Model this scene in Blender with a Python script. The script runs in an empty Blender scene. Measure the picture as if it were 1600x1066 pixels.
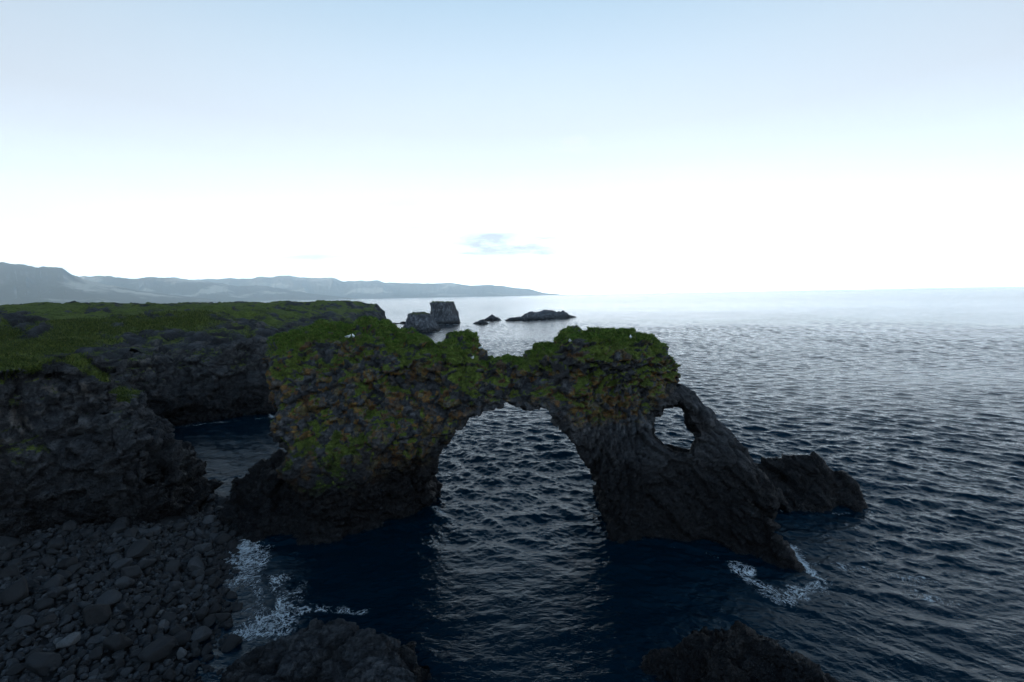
import bpy, math, random
import numpy as np
from mathutils import Vector, Matrix, Euler
R = math.radians
random.seed(7); rng = np.random.default_rng(11)
SC = bpy.context.scene
COL = SC.collection

# ------------------------------------------------------------------ camera
CAM_H, LENS = 14.0, 16.0
PITCH, ROLL = 5.72, 1.05            # degrees down, horizon rising to the right
cd = bpy.data.cameras.new('camera'); cam = bpy.data.objects.new('camera', cd); COL.objects.link(cam)
cd.sensor_width = 36.0; cd.lens = LENS; cd.clip_start = 0.1; cd.clip_end = 90000
cam.matrix_world = (Matrix.Translation((0, 0, CAM_H)) @ Matrix.Rotation(R(90 - PITCH), 4, 'X')
                    @ Matrix.Rotation(R(-ROLL), 4, 'Z'))
SC.camera = cam
CM = np.array(cam.matrix_world.to_3x3()); F = LENS / 36.0 * 1600

def ray(px, py):
    d = CM @ np.array([(px - 800) / F, (533 - py) / F, -1.0]); return d
def at_y(px, py, y):                # point of the view ray at world depth y
    d = ray(px, py); t = y / d[1]; return (d[0] * t, y, CAM_H + d[2] * t)
def at_z(px, py, z=0.0):            # point of the view ray at world height z
    d = ray(px, py); t = (z - CAM_H) / d[2]; return (d[0] * t, d[1] * t, z)

# ------------------------------------------------------------------ light and sky
SUN_EL, SUN_AZ = 4.0, 205.0         # azimuth clockwise from +Y: behind the camera, to the left
W = bpy.data.worlds.new('World'); SC.world = W; W.use_nodes = True
nt = W.node_tree; nt.nodes.clear()
def N(t, typ, **kw):
    n = t.nodes.new(typ)
    for k, v in kw.items():
        if k.startswith('i_'):
            n.inputs[k[2:].replace('_', ' ')].default_value = v
        else: setattr(n, k, v)
    return n
sky = N(nt, 'ShaderNodeTexSky', sky_type='NISHITA', sun_disc=False, sun_elevation=R(SUN_EL),
        sun_rotation=R(SUN_AZ), altitude=50.0, air_density=1.0, dust_density=1.2, ozone_density=1.6)
bg = N(nt, 'ShaderNodeBackground'); wo = N(nt, 'ShaderNodeOutputWorld')
tc = N(nt, 'ShaderNodeTexCoord'); sep = N(nt, 'ShaderNodeSeparateXYZ')
nt.links.new(tc.outputs['Generated'], sep.inputs[0])
def wmath(op, a, b=None, clamp=False):
    m = N(nt, 'ShaderNodeMath', operation=op, use_clamp=clamp)
    for i, v in enumerate((a, b)):
        if v is None: continue
        if isinstance(v, (int, float)): m.inputs[i].default_value = v
        else: nt.links.new(v, m.inputs[i])
    return m.outputs[0]
# thin high veil: bright towards the horizon in the photo's direction (east), clear and darker overhead
el = sep.outputs['Z']; fw = sep.outputs['Y']
rmp = N(nt, 'ShaderNodeValToRGB'); nt.links.new(el, rmp.inputs[0])
cr = rmp.color_ramp
KS = 9.0                            # ramp colours are stored divided by KS
STOPS = ((0.0, (7.2, 6.9, 6.8)), (0.035, (4.8, 4.6, 4.6)), (0.075, (2.7, 2.6, 2.6)), (0.125, (1.70, 1.84, 2.02)), (0.2, (1.22, 1.33, 1.48)), (0.26, (1.00, 1.08, 1.18)), (0.32, (.86, .935, 1.03)), (0.42, (.72, .86, .99)), (0.53, (.53, .73, .91)),
         (0.60, (.21, .36, .55)), (0.68, (.12, .22, .36)), (0.95, (.035, .08, .15)))
cr.elements[0].position = 0.0; cr.elements[0].color = (*[c / KS for c in STOPS[0][1]], 1)
cr.elements[1].position = STOPS[-1][0]; cr.elements[1].color = (*[c / KS for c in STOPS[-1][1]], 1)
for p_, c_ in [(a, tuple(c / KS for c in b)) for a, b in STOPS[1:-1]]:
    e = cr.elements.new(p_); e.color = (*c_, 1)
# bright ahead over the sea, unseen glow behind added as fill, darker to both sides
dirf = N(nt, 'ShaderNodeValToRGB'); nt.links.new(wmath('MULTIPLY', wmath('ADD', fw, 1.0), .5), dirf.inputs[0])
de_ = dirf.color_ramp.elements; de_[0].position = 0.0; de_[0].color = (.95, .97, .98, 1); de_[1].position = .96; de_[1].color = (.5, .5, .5, 1)
for p_, c_ in ((.25, (.78, .80, .82)), (.5, (.42, .40, .40)), (.675, (.38, .38, .39)), (.82, (.415, .415, .42))):
    e = de_.new(p_); e.color = (*c_, 1)
def vscale(col, f):
    m = N(nt, 'ShaderNodeVectorMath', operation='SCALE'); nt.links.new(col, m.inputs[0])
    if isinstance(f, (int, float)): m.inputs['Scale'].default_value = f
    else: nt.links.new(f, m.inputs['Scale'])
    return m.outputs[0]
vm = N(nt, 'ShaderNodeVectorMath', operation='MULTIPLY'); nt.links.new(rmp.outputs['Color'], vm.inputs[0]); nt.links.new(dirf.outputs['Color'], vm.inputs[1])
veil = vscale(vm.outputs[0], 2 * 10.0 * KS)
skyc = vscale(sky.outputs['Color'], 0.4)
add = N(nt, 'ShaderNodeVectorMath', operation='ADD'); nt.links.new(veil, add.inputs[0]); nt.links.new(skyc, add.inputs[1])
# a few faint clouds low over the mountains
def cloud_mask(px, py, wx, wy, thr, sc, seed):
    d = ray(px, py); d = d / np.linalg.norm(d)
    az, e0 = math.atan2(d[0], d[1]), d[2]
    a = wmath('ARCTAN2', sep.outputs['X'], sep.outputs['Y'])
    u = wmath('DIVIDE', wmath('SUBTRACT', a, az), wx / F); v = wmath('DIVIDE', wmath('SUBTRACT', el, e0), wy / F)
    r = wmath('ADD', wmath('MULTIPLY', u, u), wmath('MULTIPLY', v, v))
    mp = N(nt, 'ShaderNodeMapping'); mp.inputs['Scale'].default_value = (sc, sc, sc * 4.5); mp.inputs['Location'].default_value = (seed, 0, 0)
    nt.links.new(tc.outputs['Generated'], mp.inputs[0])
    no = N(nt, 'ShaderNodeTexNoise', i_Scale=1.0, i_Detail=6.0, i_Roughness=0.6); nt.links.new(mp.outputs[0], no.inputs['Vector'])
    m = wmath('SUBTRACT', wmath('ADD', wmath('SUBTRACT', 1.0, r), wmath('MULTIPLY', wmath('SUBTRACT', no.outputs['Fac'], 0.5), 5.0)), thr)
    return wmath('MULTIPLY', m, 0.8, clamp=True)
cur = add.outputs[0]
for (px, py, wx, wy, thr, sc, seed, col, amt) in (
        (795, 385, 110, 18, -0.2, 9, 3.0, (6.8, 7.1, 7.4, 1), .85), (510, 402, 80, 8, 0.3, 10, 8.0, (7.6, 8.4, 9.0, 1), .6),
        (690, 358, 110, 14, 0.5, 10, 5.0, (7.2, 8.0, 8.6, 1), .7), (600, 330, 120, 22, 0.5, 8, 15.0, (11, 10.7, 10.6, 1), .5),
        (900, 228, 34, 14, 0.2, 16, 21.0, (11, 10.9, 10.8, 1), .35), (300, 425, 380, 7, 0.4, 12, 31.0, (9, 9.2, 9.6, 1), .4)):
    mx = N(nt, 'ShaderNodeMix', data_type='RGBA')
    nt.links.new(wmath('MULTIPLY', cloud_mask(px, py, wx, wy, thr, sc, seed), amt), mx.inputs[0])
    nt.links.new(cur, mx.inputs[6]); mx.inputs[7].default_value = col
    cur = mx.outputs[2]
nt.links.new(cur, bg.inputs['Color']); bg.inputs['Strength'].default_value = 0.1
nt.links.new(bg.outputs[0], wo.inputs[0])

sl = bpy.data.lights.new('sun', 'SUN'); sl.energy = 5.0; sl.angle = R(0.5); sl.color = (1.0, 0.80, 0.60)
sun = bpy.data.objects.new('sun', sl); COL.objects.link(sun)
sd = Vector((math.sin(R(SUN_AZ)) * math.cos(R(SUN_EL)), math.cos(R(SUN_AZ)) * math.cos(R(SUN_EL)), math.sin(R(SUN_EL))))
sun.rotation_euler = (-sd).to_track_quat('-Z', 'Y').to_euler(); sun.location = (-60, -60, 60)

VS = SC.view_settings; VS.view_transform = 'Standard'; VS.look = 'None'; VS.exposure = 0.0; VS.gamma = 1.0
SC.render.film_transparent = False
SC.cycles.max_bounces = 5; SC.cycles.diffuse_bounces = 2; SC.cycles.glossy_bounces = 3
SC.cycles.volume_bounces = 3; SC.cycles.use_denoising = True

# ------------------------------------------------------------------ noise
def h01(ix, iy, iz, seed=0):
    n = (ix.astype(np.uint32) * np.uint32(374761393) + iy.astype(np.uint32) * np.uint32(668265263)
         + iz.astype(np.uint32) * np.uint32(2147483647) + np.uint32(seed * 1013904223 & 0xffffffff))
    n = (n ^ (n >> np.uint32(13))) * np.uint32(1274126177)
    n = (n ^ (n >> np.uint32(16))) * np.uint32(2246822519)
    n ^= n >> np.uint32(15)
    return (n & np.uint32(0xffffff)).astype(np.float32) / np.float32(16777216)
def vn(x, y, z, seed=0):            # value noise, -1..1
    x0, y0, z0 = np.floor(x), np.floor(y), np.floor(z)
    fx, fy, fz = x - x0, y - y0, z - z0
    fx = fx * fx * (3 - 2 * fx); fy = fy * fy * (3 - 2 * fy); fz = fz * fz * (3 - 2 * fz)
    xi, yi, zi = x0.astype(np.int64), y0.astype(np.int64), z0.astype(np.int64)
    def h(a, b, c): return h01(xi + a, yi + b, zi + c, seed)
    c00 = h(0,0,0) * (1-fx) + h(1,0,0) * fx; c10 = h(0,1,0) * (1-fx) + h(1,1,0) * fx
    c01 = h(0,0,1) * (1-fx) + h(1,0,1) * fx; c11 = h(0,1,1) * (1-fx) + h(1,1,1) * fx
    return ((c00 * (1-fy) + c10 * fy) * (1-fz) + (c01 * (1-fy) + c11 * fy) * fz) * 2 - 1
def fbm(x, y, z, s, octv=4, seed=0, gain=0.5):
    a, f, o = 1.0, 1.0 / s, 0
    for k in range(octv):
        o = o + a * vn(x * f + 17.3 * k, y * f - 9.1 * k, z * f + 5.7 * k, seed + k); a *= gain; f *= 2.03
    return o
def ridged(x, y, s, octv=6, seed=0, gain=0.5):
    a, f, o = 1.0, 1.0 / s, 0; z = np.zeros_like(x)
    for k in range(octv):
        r = 1 - np.abs(vn(x * f + 7.7 * k, y * f + 3.3 * k, z, seed + k)); o = o + a * r * r; a *= gain; f *= 2.07
    return o
def worley(P, scale, seed=0):       # P (n,3); scale = cell size, a number or a triple
    q = P / np.asarray(scale, dtype=np.float64); b = np.floor(q); bi = b.astype(np.int64)
    F1 = np.full(len(P), 9.0); F2 = np.full(len(P), 9.0); idh = np.zeros(len(P)); cv = np.zeros((len(P), 3))
    for i in (-1, 0, 1):
        for j in (-1, 0, 1):
            for k in (-1, 0, 1):
                c = bi + (i, j, k)
                jit = np.stack([h01(c[:,0], c[:,1], c[:,2], seed + s) for s in (101, 202, 303)], 1)
                v = (c + 0.1 + 0.8 * jit) - q; d = np.einsum('ij,ij->i', v, v)
                cl = d < F1
                F2 = np.where(cl, F1, np.minimum(F2, d))
                F1 = np.where(cl, d, F1)
                idh = np.where(cl, h01(c[:,0], c[:,1], c[:,2], seed + 7), idh); cv[cl] = v[cl]
    return np.sqrt(F1), np.sqrt(F2), idh, cv
def rnd(idh, k):                    # another random number from a cell's
    v = np.sin(idh * 9173.13 * (k + 1) + k * 3.71) * 43758.5453; return v - np.floor(v)
def sstep(a, b, x):
    t = np.clip((x - a) / (b - a), 0, 1); return t * t * (3 - 2 * t)
def smin(a, b, k): h = np.clip(.5 + .5 * (b - a) / k, 0, 1); return b * (1-h) + a * h - k * h * (1-h)
def smax(a, b, k): return -smin(-a, -b, k)

def surface_nets(Fg, org, hs):
    s = (Fg < 0)
    c = s[:-1, :-1, :-1].astype(np.int8)
    cnt = np.zeros_like(c)
    for i in (0, 1):
        for j in (0, 1):
            for k in (0, 1):
                cnt += s[i:s.shape[0]-1+i, j:s.shape[1]-1+j, k:s.shape[2]-1+k]
    act = (cnt > 0) & (cnt < 8)
    I = np.argwhere(act); n = len(I)
    idx = np.full(act.shape, -1, np.int32); idx[act] = np.arange(n)
    V = np.zeros((n, 3)); w = np.zeros(n)
    corners = [(i, j, k) for i in (0, 1) for j in (0, 1) for k in (0, 1)]
    val = {cn: Fg[I[:,0]+cn[0], I[:,1]+cn[1], I[:,2]+cn[2]].astype(np.float64) for cn in corners}
    for a in corners:
        for ax in range(3):
            if a[ax] == 0:
                b = list(a); b[ax] = 1; b = tuple(b)
                va, vb = val[a], val[b]; m = (va < 0) != (vb < 0)
                t = np.where(m, va / np.where(m, va - vb, 1), 0)
                pt = np.array(a, float)[None] + np.zeros((n, 3)); pt[:, ax] += t
                V[m] += pt[m]; w[m] += 1
    V = (V / w[:, None] + I) * hs + np.array(org)
    quads = []
    for ax in range(3):
        o1, o2 = [a for a in range(3) if a != ax]
        s0 = [slice(1, -1)] * 3; s0[ax] = slice(0, -1); s1 = list(s0); s1[ax] = slice(1, None)
        A, B = s[tuple(s0)], s[tuple(s1)]
        E = np.argwhere(A != B); 
        if len(E) == 0: continue
        flip = A[E[:,0], E[:,1], E[:,2]]
        G = E.copy(); G[:, o1] += 1; G[:, o2] += 1
        def cell(d1, d2):
            g = G.copy(); g[:, o1] += d1; g[:, o2] += d2; return idx[g[:,0], g[:,1], g[:,2]]
        q = np.stack([cell(-1, -1), cell(0, -1), cell(0, 0), cell(-1, 0)], 1)
        if ax == 1: flip = ~flip
        q[~flip] = q[~flip][:, ::-1]
        quads.append(q)
    Q = np.concatenate(quads); Q = Q[(Q >= 0).all(1)]
    return V, Q

def make_mesh(name, V, Q, smooth=True, attrs=None):
    me = bpy.data.meshes.new(name)
    k = Q.shape[1]
    me.vertices.add(len(V)); me.vertices.foreach_set('co', np.asarray(V, np.float32).ravel())
    me.loops.add(len(Q) * k); me.loops.foreach_set('vertex_index', Q.astype(np.int32).ravel())
    me.polygons.add(len(Q)); me.polygons.foreach_set('loop_start', (np.arange(len(Q)) * k).astype(np.int32))
    me.update(calc_edges=True); 
    me.polygons.foreach_set('use_smooth', np.full(len(Q), smooth))
    for an, av in (attrs or {}).items():
        a = me.attributes.new(an, 'FLOAT', 'POINT'); a.data.foreach_set('value', np.asarray(av, np.float32))
    me.validate()
    return me
def vnormals(V, Q):
    fn = np.cross(V[Q[:,2]] - V[Q[:,0]], V[Q[:,3]] - V[Q[:,1]])
    nn = np.zeros_like(V)
    for k in range(4):
        for c in range(3): nn[:, c] += np.bincount(Q[:, k], fn[:, c], len(V))
    return nn / (np.linalg.norm(nn, axis=1, keepdims=True) + 1e-9)
def link(name, me, mat=None, parent=None, label=None, cat=None, group=None, kind=None):
    o = bpy.data.objects.new(name, me); COL.objects.link(o)
    if mat is not None: me.materials.append(mat)
    if parent is not None: o.parent = parent
    for k, v in (('label', label), ('category', cat), ('group', group), ('kind', kind)):
        if v: o[k] = v
    return o

# ------------------------------------------------------------------ materials
def mat_new(name):
    m = bpy.data.materials.new(name); m.use_nodes = True; t = m.node_tree; t.nodes.clear()
    b = N(t, 'ShaderNodeBsdfPrincipled'); o = N(t, 'ShaderNodeOutputMaterial'); t.links.new(b.outputs[0], o.inputs[0])
    return m, t, b
def T(t):                           # small helper bundle for one node tree
    class X: pass
    x = X()
    def lk(a, b): t.links.new(a, b)
    def put(sock, v):
        if hasattr(v, 'is_linked') or isinstance(v, bpy.types.NodeSocket): t.links.new(v, sock)
        else: sock.default_value = v
    def math_(op, a, b=0.0, clamp=False):
        m = N(t, 'ShaderNodeMath', operation=op, use_clamp=clamp); put(m.inputs[0], a); put(m.inputs[1], b); return m.outputs[0]
    def mix(f, a, b, blend='MIX'):
        m = N(t, 'ShaderNodeMix', data_type='RGBA', blend_type=blend); put(m.inputs[0], f)
        for s, v in ((m.inputs[6], a), (m.inputs[7], b)):
            put(s, (*v, 1) if isinstance(v, tuple) and len(v) == 3 else v)
        return m.outputs[2]
    def noise(scale, detail=6, rough=0.6, vec=None, dist=0.0):
        n = N(t, 'ShaderNodeTexNoise'); n.inputs['Scale'].default_value = scale; n.inputs['Detail'].default_value = detail
        n.inputs['Roughness'].default_value = rough; n.inputs['Distortion'].default_value = dist
        if vec is not None: lk(vec, n.inputs['Vector'])
        return n
    def voro(scale, feature='F1', vec=None):
        n = N(t, 'ShaderNodeTexVoronoi', feature=feature); n.inputs['Scale'].default_value = scale
        if vec is not None: lk(vec, n.inputs['Vector'])
        return n
    def attr(nm): return N(t, 'ShaderNodeAttribute', attribute_name=nm).outputs['Fac']
    def rng_(v, a, b, c=0.0, d=1.0):
        m = N(t, 'ShaderNodeMapRange', clamp=True); put(m.inputs['Value'], v)
        for nme, q in (('From Min', a), ('From Max', b), ('To Min', c), ('To Max', d)): m.inputs[nme].default_value = q
        return m.outputs['Result']
    def bump(h, strength, dist, prev=None):
        b = N(t, 'ShaderNodeBump'); b.inputs['Strength'].default_value = strength; b.inputs['Distance'].default_value = dist
        lk(h, b.inputs['Height'])
        if prev is not None: lk(prev, b.inputs['Normal'])
        return b.outputs[0]
    def ramp(v, stops):
        r = N(t, 'ShaderNodeValToRGB'); put(r.inputs[0], v); e = r.color_ramp.elements
        e[0].position, e[0].color = stops[0][0], (*stops[0][1], 1); e[1].position, e[1].color = stops[-1][0], (*stops[-1][1], 1)
        for p, c in stops[1:-1]: q = e.new(p); q.color = (*c, 1)
        return r.outputs['Color']
    def obj(): return N(t, 'ShaderNodeTexCoord').outputs['Object']
    for k, v in list(locals().items()):
        if callable(v): setattr(x, k, v)
    return x

def rock_material(name, dark=1.0, tex=1.0, green=1.0, far=False, tide_shade=(4.6, 1.6)):
    m, t, b = mat_new(name); x = T(t); co = x.obj()
    n1 = x.noise(0.9 * tex, 8, 0.65, co); n2 = x.noise(6 * tex, 8, 0.7, co); n3 = x.noise(0.22 * tex, 4, 0.5, co)
    blk = x.attr('blk'); moss = x.attr('moss'); lich = x.attr('lichen'); crk = x.attr('crack')
    f = x.math_('ADD', x.math_('MULTIPLY', n2.outputs['Fac'], 0.48), x.math_('MULTIPLY', blk, 0.55))
    d = dark
    base = x.ramp(f, [(0.2, (.018*d, .021*d, .026*d)), (0.5, (.042*d, .047*d, .054*d)), (0.72, (.085*d, .09*d, .098*d)), (0.9, (.15*d, .148*d, .15*d))])
    base = x.mix(x.rng_(n3.outputs['Fac'], .5, .68, 0, .5), base, (.036*d, .030*d, .027*d))
    # pale droppings and weathering streaks
    mpv = N(t, 'ShaderNodeMapping'); mpv.inputs['Scale'].default_value = (3.2*tex, 3.2*tex, .5*tex); x.lk(co, mpv.inputs[0])
    st = x.noise(1.0, 5, 0.65, mpv.outputs[0])
    base = x.mix(x.rng_(st.outputs['Fac'], .64, .75, 0, .28), base, (.16, .17, .17))
    lm = x.math_('MULTIPLY', lich, x.rng_(n2.outputs['Fac'], .34, .52))
    hue = x.attr('hue')
    lc = x.ramp(x.math_('ADD', x.math_('MULTIPLY', hue, .75), x.math_('MULTIPLY', x.noise(1.7*tex, 4, .6, co).outputs['Fac'], .25)),
                [(.1, (.13, .125, .12)), (.3, (.10, .075, .05)), (.42, (.17, .085, .03)), (.55, (.24, .14, .035)), (.68, (.13, .115, .035)), (.8, (.20, .17, .11)), (.92, (.12, .12, .11))])
    base = x.mix(x.rng_(lm, .15, .6, 0, .85), base, lc)
    mm = x.math_('ADD', moss, x.math_('MULTIPLY', x.math_('SUBTRACT', n2.outputs['Fac'], .5), 1.3))
    mc = x.ramp(x.math_('ADD', x.math_('MULTIPLY', n2.outputs['Fac'], .6), x.math_('MULTIPLY', n1.outputs['Fac'], .4)),
                [(.3, (.022*green, .036*green, .008*green)), (.5, (.065*green, .092*green, .018*green)), (.62, (.12*green, .15*green, .030*green)), (.8, (.17*green, .145*green, .055*green))])
    base = x.mix(x.rng_(mm, .38, .62), base, mc)
    # dark tidal band, carried up the rock to paint in low shade too
    pos = N(t, 'ShaderNodeNewGeometry').outputs['Position']; sp = N(t, 'ShaderNodeSeparateXYZ'); x.lk(pos, sp.inputs[0])
    z = x.math_('ADD', sp.outputs['Z'], x.math_('MULTIPLY', x.math_('SUBTRACT', n1.outputs['Fac'], .5), 2.5))
    wet = x.rng_(z, *tide_shade) if not far else x.rng_(z, 2.5, .5)
    base = x.mix(x.math_('MULTIPLY', wet, .92), base, (.0045, .0055, .0075))
    base = x.mix(x.math_('MULTIPLY', crk, .55), base, (.008, .008, .009))
    x.lk(base, b.inputs['Base Color'])
    x.lk(x.rng_(wet, 0, 1, .9, .45), b.inputs['Roughness']); b.inputs['Specular IOR Level'].default_value = .14
    vo = x.voro(3.2 * tex, 'DISTANCE_TO_EDGE', co)
    wn = x.noise(2.5*tex, 4, .6, co); wv = N(t, 'ShaderNodeMix', data_type='VECTOR'); wv.inputs[0].default_value = .12; x.lk(co, wv.inputs[4]); x.lk(wn.outputs['Color'], wv.inputs[5])
    v4 = x.voro(6.5 * tex, 'DISTANCE_TO_EDGE', wv.outputs[1]); v5 = x.voro(6.5 * tex, 'F1', wv.outputs[1])
    nb = x.bump(x.rng_(vo.outputs['Distance'], 0, .08), .5, .09 / tex)
    nb = x.bump(x.math_('ADD', x.rng_(v4.outputs['Distance'], 0, .10), x.math_('MULTIPLY', v5.outputs['Color'], .8)), .75, .07 / tex, nb)
    nb = x.bump(n2.outputs['Fac'], .8, .10 / tex, nb)
    x.lk(nb, b.inputs['Normal'])
    return m
M_ROCK = rock_material('basalt_rock', 1.5, 1.0, 1.3, tide_shade=(6.0, 3.0)); M_SHORE = rock_material('shore_rock', 1.1, 1.3, 1.0, tide_shade=(1.2, .2)); M_CLIFF = rock_material('cliff_rock', 1.2, 0.6, 1.1, tide_shade=(6.0, 1.5)); M_FAR = rock_material('sea_stack_rock', 3.3, .35, 1.0, True)

def simple_mat(name, c1, c2, scale=3.0, rough=.85, bump_d=.02):
    m, t, b = mat_new(name); x = T(t); n = x.noise(scale, 6, .6, x.obj())
    oi = N(t, 'ShaderNodeObjectInfo').outputs['Random']
    x.lk(x.mix(x.rng_(n.outputs['Fac'], .3, .7), c1, c2), b.inputs['Base Color'])
    b.inputs['Roughness'].default_value = rough; x.lk(x.bump(n.outputs['Fac'], .6, bump_d), b.inputs['Normal'])
    return m
def grass_material():
    m, t, b = mat_new('grass_blades'); x = T(t); v = x.attr('tone')
    x.lk(x.ramp(v, [(0, (.022, .048, .007)), (.4, (.06, .125, .015)), (.7, (.13, .19, .03)), (1, (.22, .20, .07))]), b.inputs['Base Color'])
    b.inputs['Roughness'].default_value = .75; b.inputs['Specular IOR Level'].default_value = .2
    return m
M_GRASS = grass_material()
M_TURF = M_GRASS.copy(); M_TURF.name = 'coarse_turf'
for e_, c_ in zip([n_ for n_ in M_TURF.node_tree.nodes if n_.type == 'VALTORGB'][0].color_ramp.elements, ((.016, .028, .006), (.045, .070, .011), (.095, .12, .022), (.15, .14, .045))): e_.color = (*c_, 1)

# ------------------------------------------------------------------ rock finishing: blocks, cracks, moss and lichen
def blocky(V, Q, layers, big=(0.5, 3.0), seed=0, squash=None):
    n = vnormals(V, Q)
    V = V + n * (big[0] * fbm(V[:,0], V[:,1], V[:,2], big[1], 3, seed))[:, None]
    blk = np.zeros(len(V)); crk = np.zeros(len(V))
    for li, (sc, amp, tilt, cdep) in enumerate(layers):
        wv = np.stack([fbm(V[:,0], V[:,1], V[:,2], np.mean(sc) * 1.6, 2, seed + 40 + 5*li + a) for a in range(3)], 1) * np.mean(sc) * .25
        f1, f2, ih, cv = worley((squash(V) if squash else V) + wv, sc, seed + 11 * li)
        d = amp * (ih - .5) * 2
        tv = np.stack([rnd(ih, k) - .5 for k in range(3)], 1)
        d = d + tilt * np.einsum('ij,ij->i', tv, cv * np.asarray(sc))
        e = 1 - sstep(0.0, .16, f2 - f1); d = d - cdep * e
        V = V + n * d[:, None]
        if li == len(layers) - 1 or li == 1: blk = blk * .5 + ih * (1 if li == 0 else .6)
        crk = np.maximum(crk, e * (1.0 if li < 2 else .6))
        bid = ih
    return V, np.clip(blk, 0, 1), crk, bid

def tufts(name, P, nrm, size, blades, parent, spread=.12, seed=3, label=None, mat=None):
    """many small grass clumps as one mesh of bent blades"""
    r = np.random.default_rng(seed); n = len(P); B = n * blades
    base = np.repeat(P, blades, 0) + np.stack([r.normal(0, spread, B), r.normal(0, spread, B), r.normal(0, spread*.3, B)], 1)
    up = np.repeat(nrm, blades, 0) * .45 + np.array([0, 0, .75]); up += r.normal(0, .42, (B, 3)); up /= np.linalg.norm(up, axis=1, keepdims=True)
    side = np.cross(up, r.normal(0, 1, (B, 3))); side /= np.linalg.norm(side, axis=1, keepdims=True)
    L = np.repeat(size, blades) * r.uniform(.55, 1.25, B); w = L * .13
    bend = r.normal(0, .28, (B, 3)); bend[:, 2] = -np.abs(bend[:, 2])
    a = base - side * w[:, None]; b = base + side * w[:, None]
    mdl = base + up * (L * .55)[:, None]
    c = mdl + side * (w * .7)[:, None]; d = mdl - side * (w * .7)[:, None]
    tip = base + up * L[:, None] + bend * L[:, None] * .6
    e = tip + side * (w * .15)[:, None]; f = tip - side * (w * .15)[:, None]
    V = np.stack([a, b, c, d, e, f], 1).reshape(-1, 3)
    k = np.arange(B) * 6
    Q = np.concatenate([np.stack([k, k+1, k+2, k+3], 1), np.stack([k+3, k+2, k+4, k+5], 1)])
    tone = np.clip(np.repeat(r.uniform(.1, .7, n), blades) + r.normal(0, .12, B), 0, 1)
    tone = np.repeat(tone, 6)
    me = make_mesh(name, V, Q, False, {'tone': tone})
    return link(name, me, mat or M_GRASS, parent, kind='stuff', label=label)

def grid(lo, hi, hs):
    ax = [np.arange(lo[i], hi[i] + hs, hs) for i in range(3)]
    return ax, np.meshgrid(*ax, indexing='ij')
def poly_sdf(px, pz, poly):         # signed distance to a closed 2-D polygon, negative inside
    P = np.asarray(poly, float); d = np.full(px.shape, 1e9); ins = np.zeros(px.shape, bool)
    for i in range(len(P)):
        a, b = P[i], P[(i + 1) % len(P)]; e = b - a; wx, wz = px - a[0], pz - a[1]
        t = np.clip((wx * e[0] + wz * e[1]) / (e @ e + 1e-12), 0, 1)
        d = np.minimum(d, (wx - e[0]*t)**2 + (wz - e[1]*t)**2)
        c = ((a[1] <= pz) != (b[1] <= pz)) & (px < a[0] + (pz - a[1]) * e[0] / (e[1] if e[1] else 1e-12))
        ins ^= c
    return np.where(ins, -1, 1) * np.sqrt(d)
def ridge_h(X, Y, pts, sl):         # roof-like ridge: line through (x, y, z), side slope sl
    h = np.full(X.shape, -9.0)
    for a, b in zip(pts[:-1], pts[1:]):
        ex, ey = b[0]-a[0], b[1]-a[1]; t = np.clip(((X-a[0])*ex + (Y-a[1])*ey) / (ex*ex+ey*ey), 0, 1)
        d = np.hypot(X - a[0] - ex*t, Y - a[1] - ey*t); side = (X-a[0])*ey - (Y-a[1])*ex   # >0 right of the line
        s = np.where(side > 0, sl[1], sl[0])
        h = np.maximum(h, a[2] + (b[2]-a[2])*t - s * d)
    return h
def pick_points(V, Q, w, count, seed):
    """random points on faces with probability weight * area"""
    r = np.random.default_rng(seed)
    A = np.linalg.norm(np.cross(V[Q[:,2]]-V[Q[:,0]], V[Q[:,3]]-V[Q[:,1]]), axis=1)
    p = A * w[Q].mean(1); p = p / p.sum(); f = r.choice(len(Q), count, p=p)
    u = r.random((count, 2, 1)); q = Q[f]
    return (V[q[:,0]]*(1-u[:,0]) + V[q[:,1]]*u[:,0])*(1-u[:,1]) + (V[q[:,3]]*(1-u[:,0]) + V[q[:,2]]*u[:,0])*u[:,1], f

# ------------------------------------------------------------------ land: coast line and profile
#        x, y, steep height, steep run, bench rise, bench run
COAST = [(-90, -60, 9, 5, 3, 30), (-60, -25, 10, 5, 3, 25), (-33, 2, 10, 4, 2.0, 16), (-30, 13, 10.8, 3.4, 1.2, 14), (-27, 20, 10.8, 3.0, 1.2, 14),
         (-24.6, 23.0, 10.6, 2.8, 1.2, 14), (-21.8, 24.4, 8.4, 3.0, 3.2, 6), (-20.0, 27.0, 3.6, 2.2, 7.6, 5.2), (-20.4, 30.0, 3.2, 2.2, 7.8, 5.4), (-22.8, 32.5, 4.6, 2.8, 6.6, 6), (-27, 35.5, 6.6, 3.2, 4.8, 9),
         (-33, 40, 7.5, 3.5, 4.4, 18), (-38, 45.5, 7.4, 3.5, 4.2, 22), (-38.5, 50.5, 7.2, 3.4, 4.0, 24), (-34.6, 53.4, 7.6, 3.6, 3.6, 24), (-31, 55.5, 8.6, 4, 3.0, 24),
         (-28.5, 58.5, 8.2, 4.5, 3.2, 24), (-28, 66, 8.0, 6, 3.4, 22), (-29, 80, 8.0, 8, 3.6, 20), (-34, 105, 8.0, 12, 3.6, 20), (-43, 140, 8.5, 13, 3.2, 20),
         (-51, 180, 8.5, 13, 3.2, 20), (-60, 225, 8.5, 11, 3.0, 18), (-72.5, 262, 10.0, 4, 2.6, 14), (-76, 276, 10.0, 4, 2.6, 14), (-92, 286, 9, 5, 3, 20),
         (-150, 300, 9, 6, 3, 20), (-260, 380, 9, 6, 3, 20), (-700, 700, 9, 6, 3, 20), (-1500, 1200, 9, 6, 3, 20)]
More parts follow.
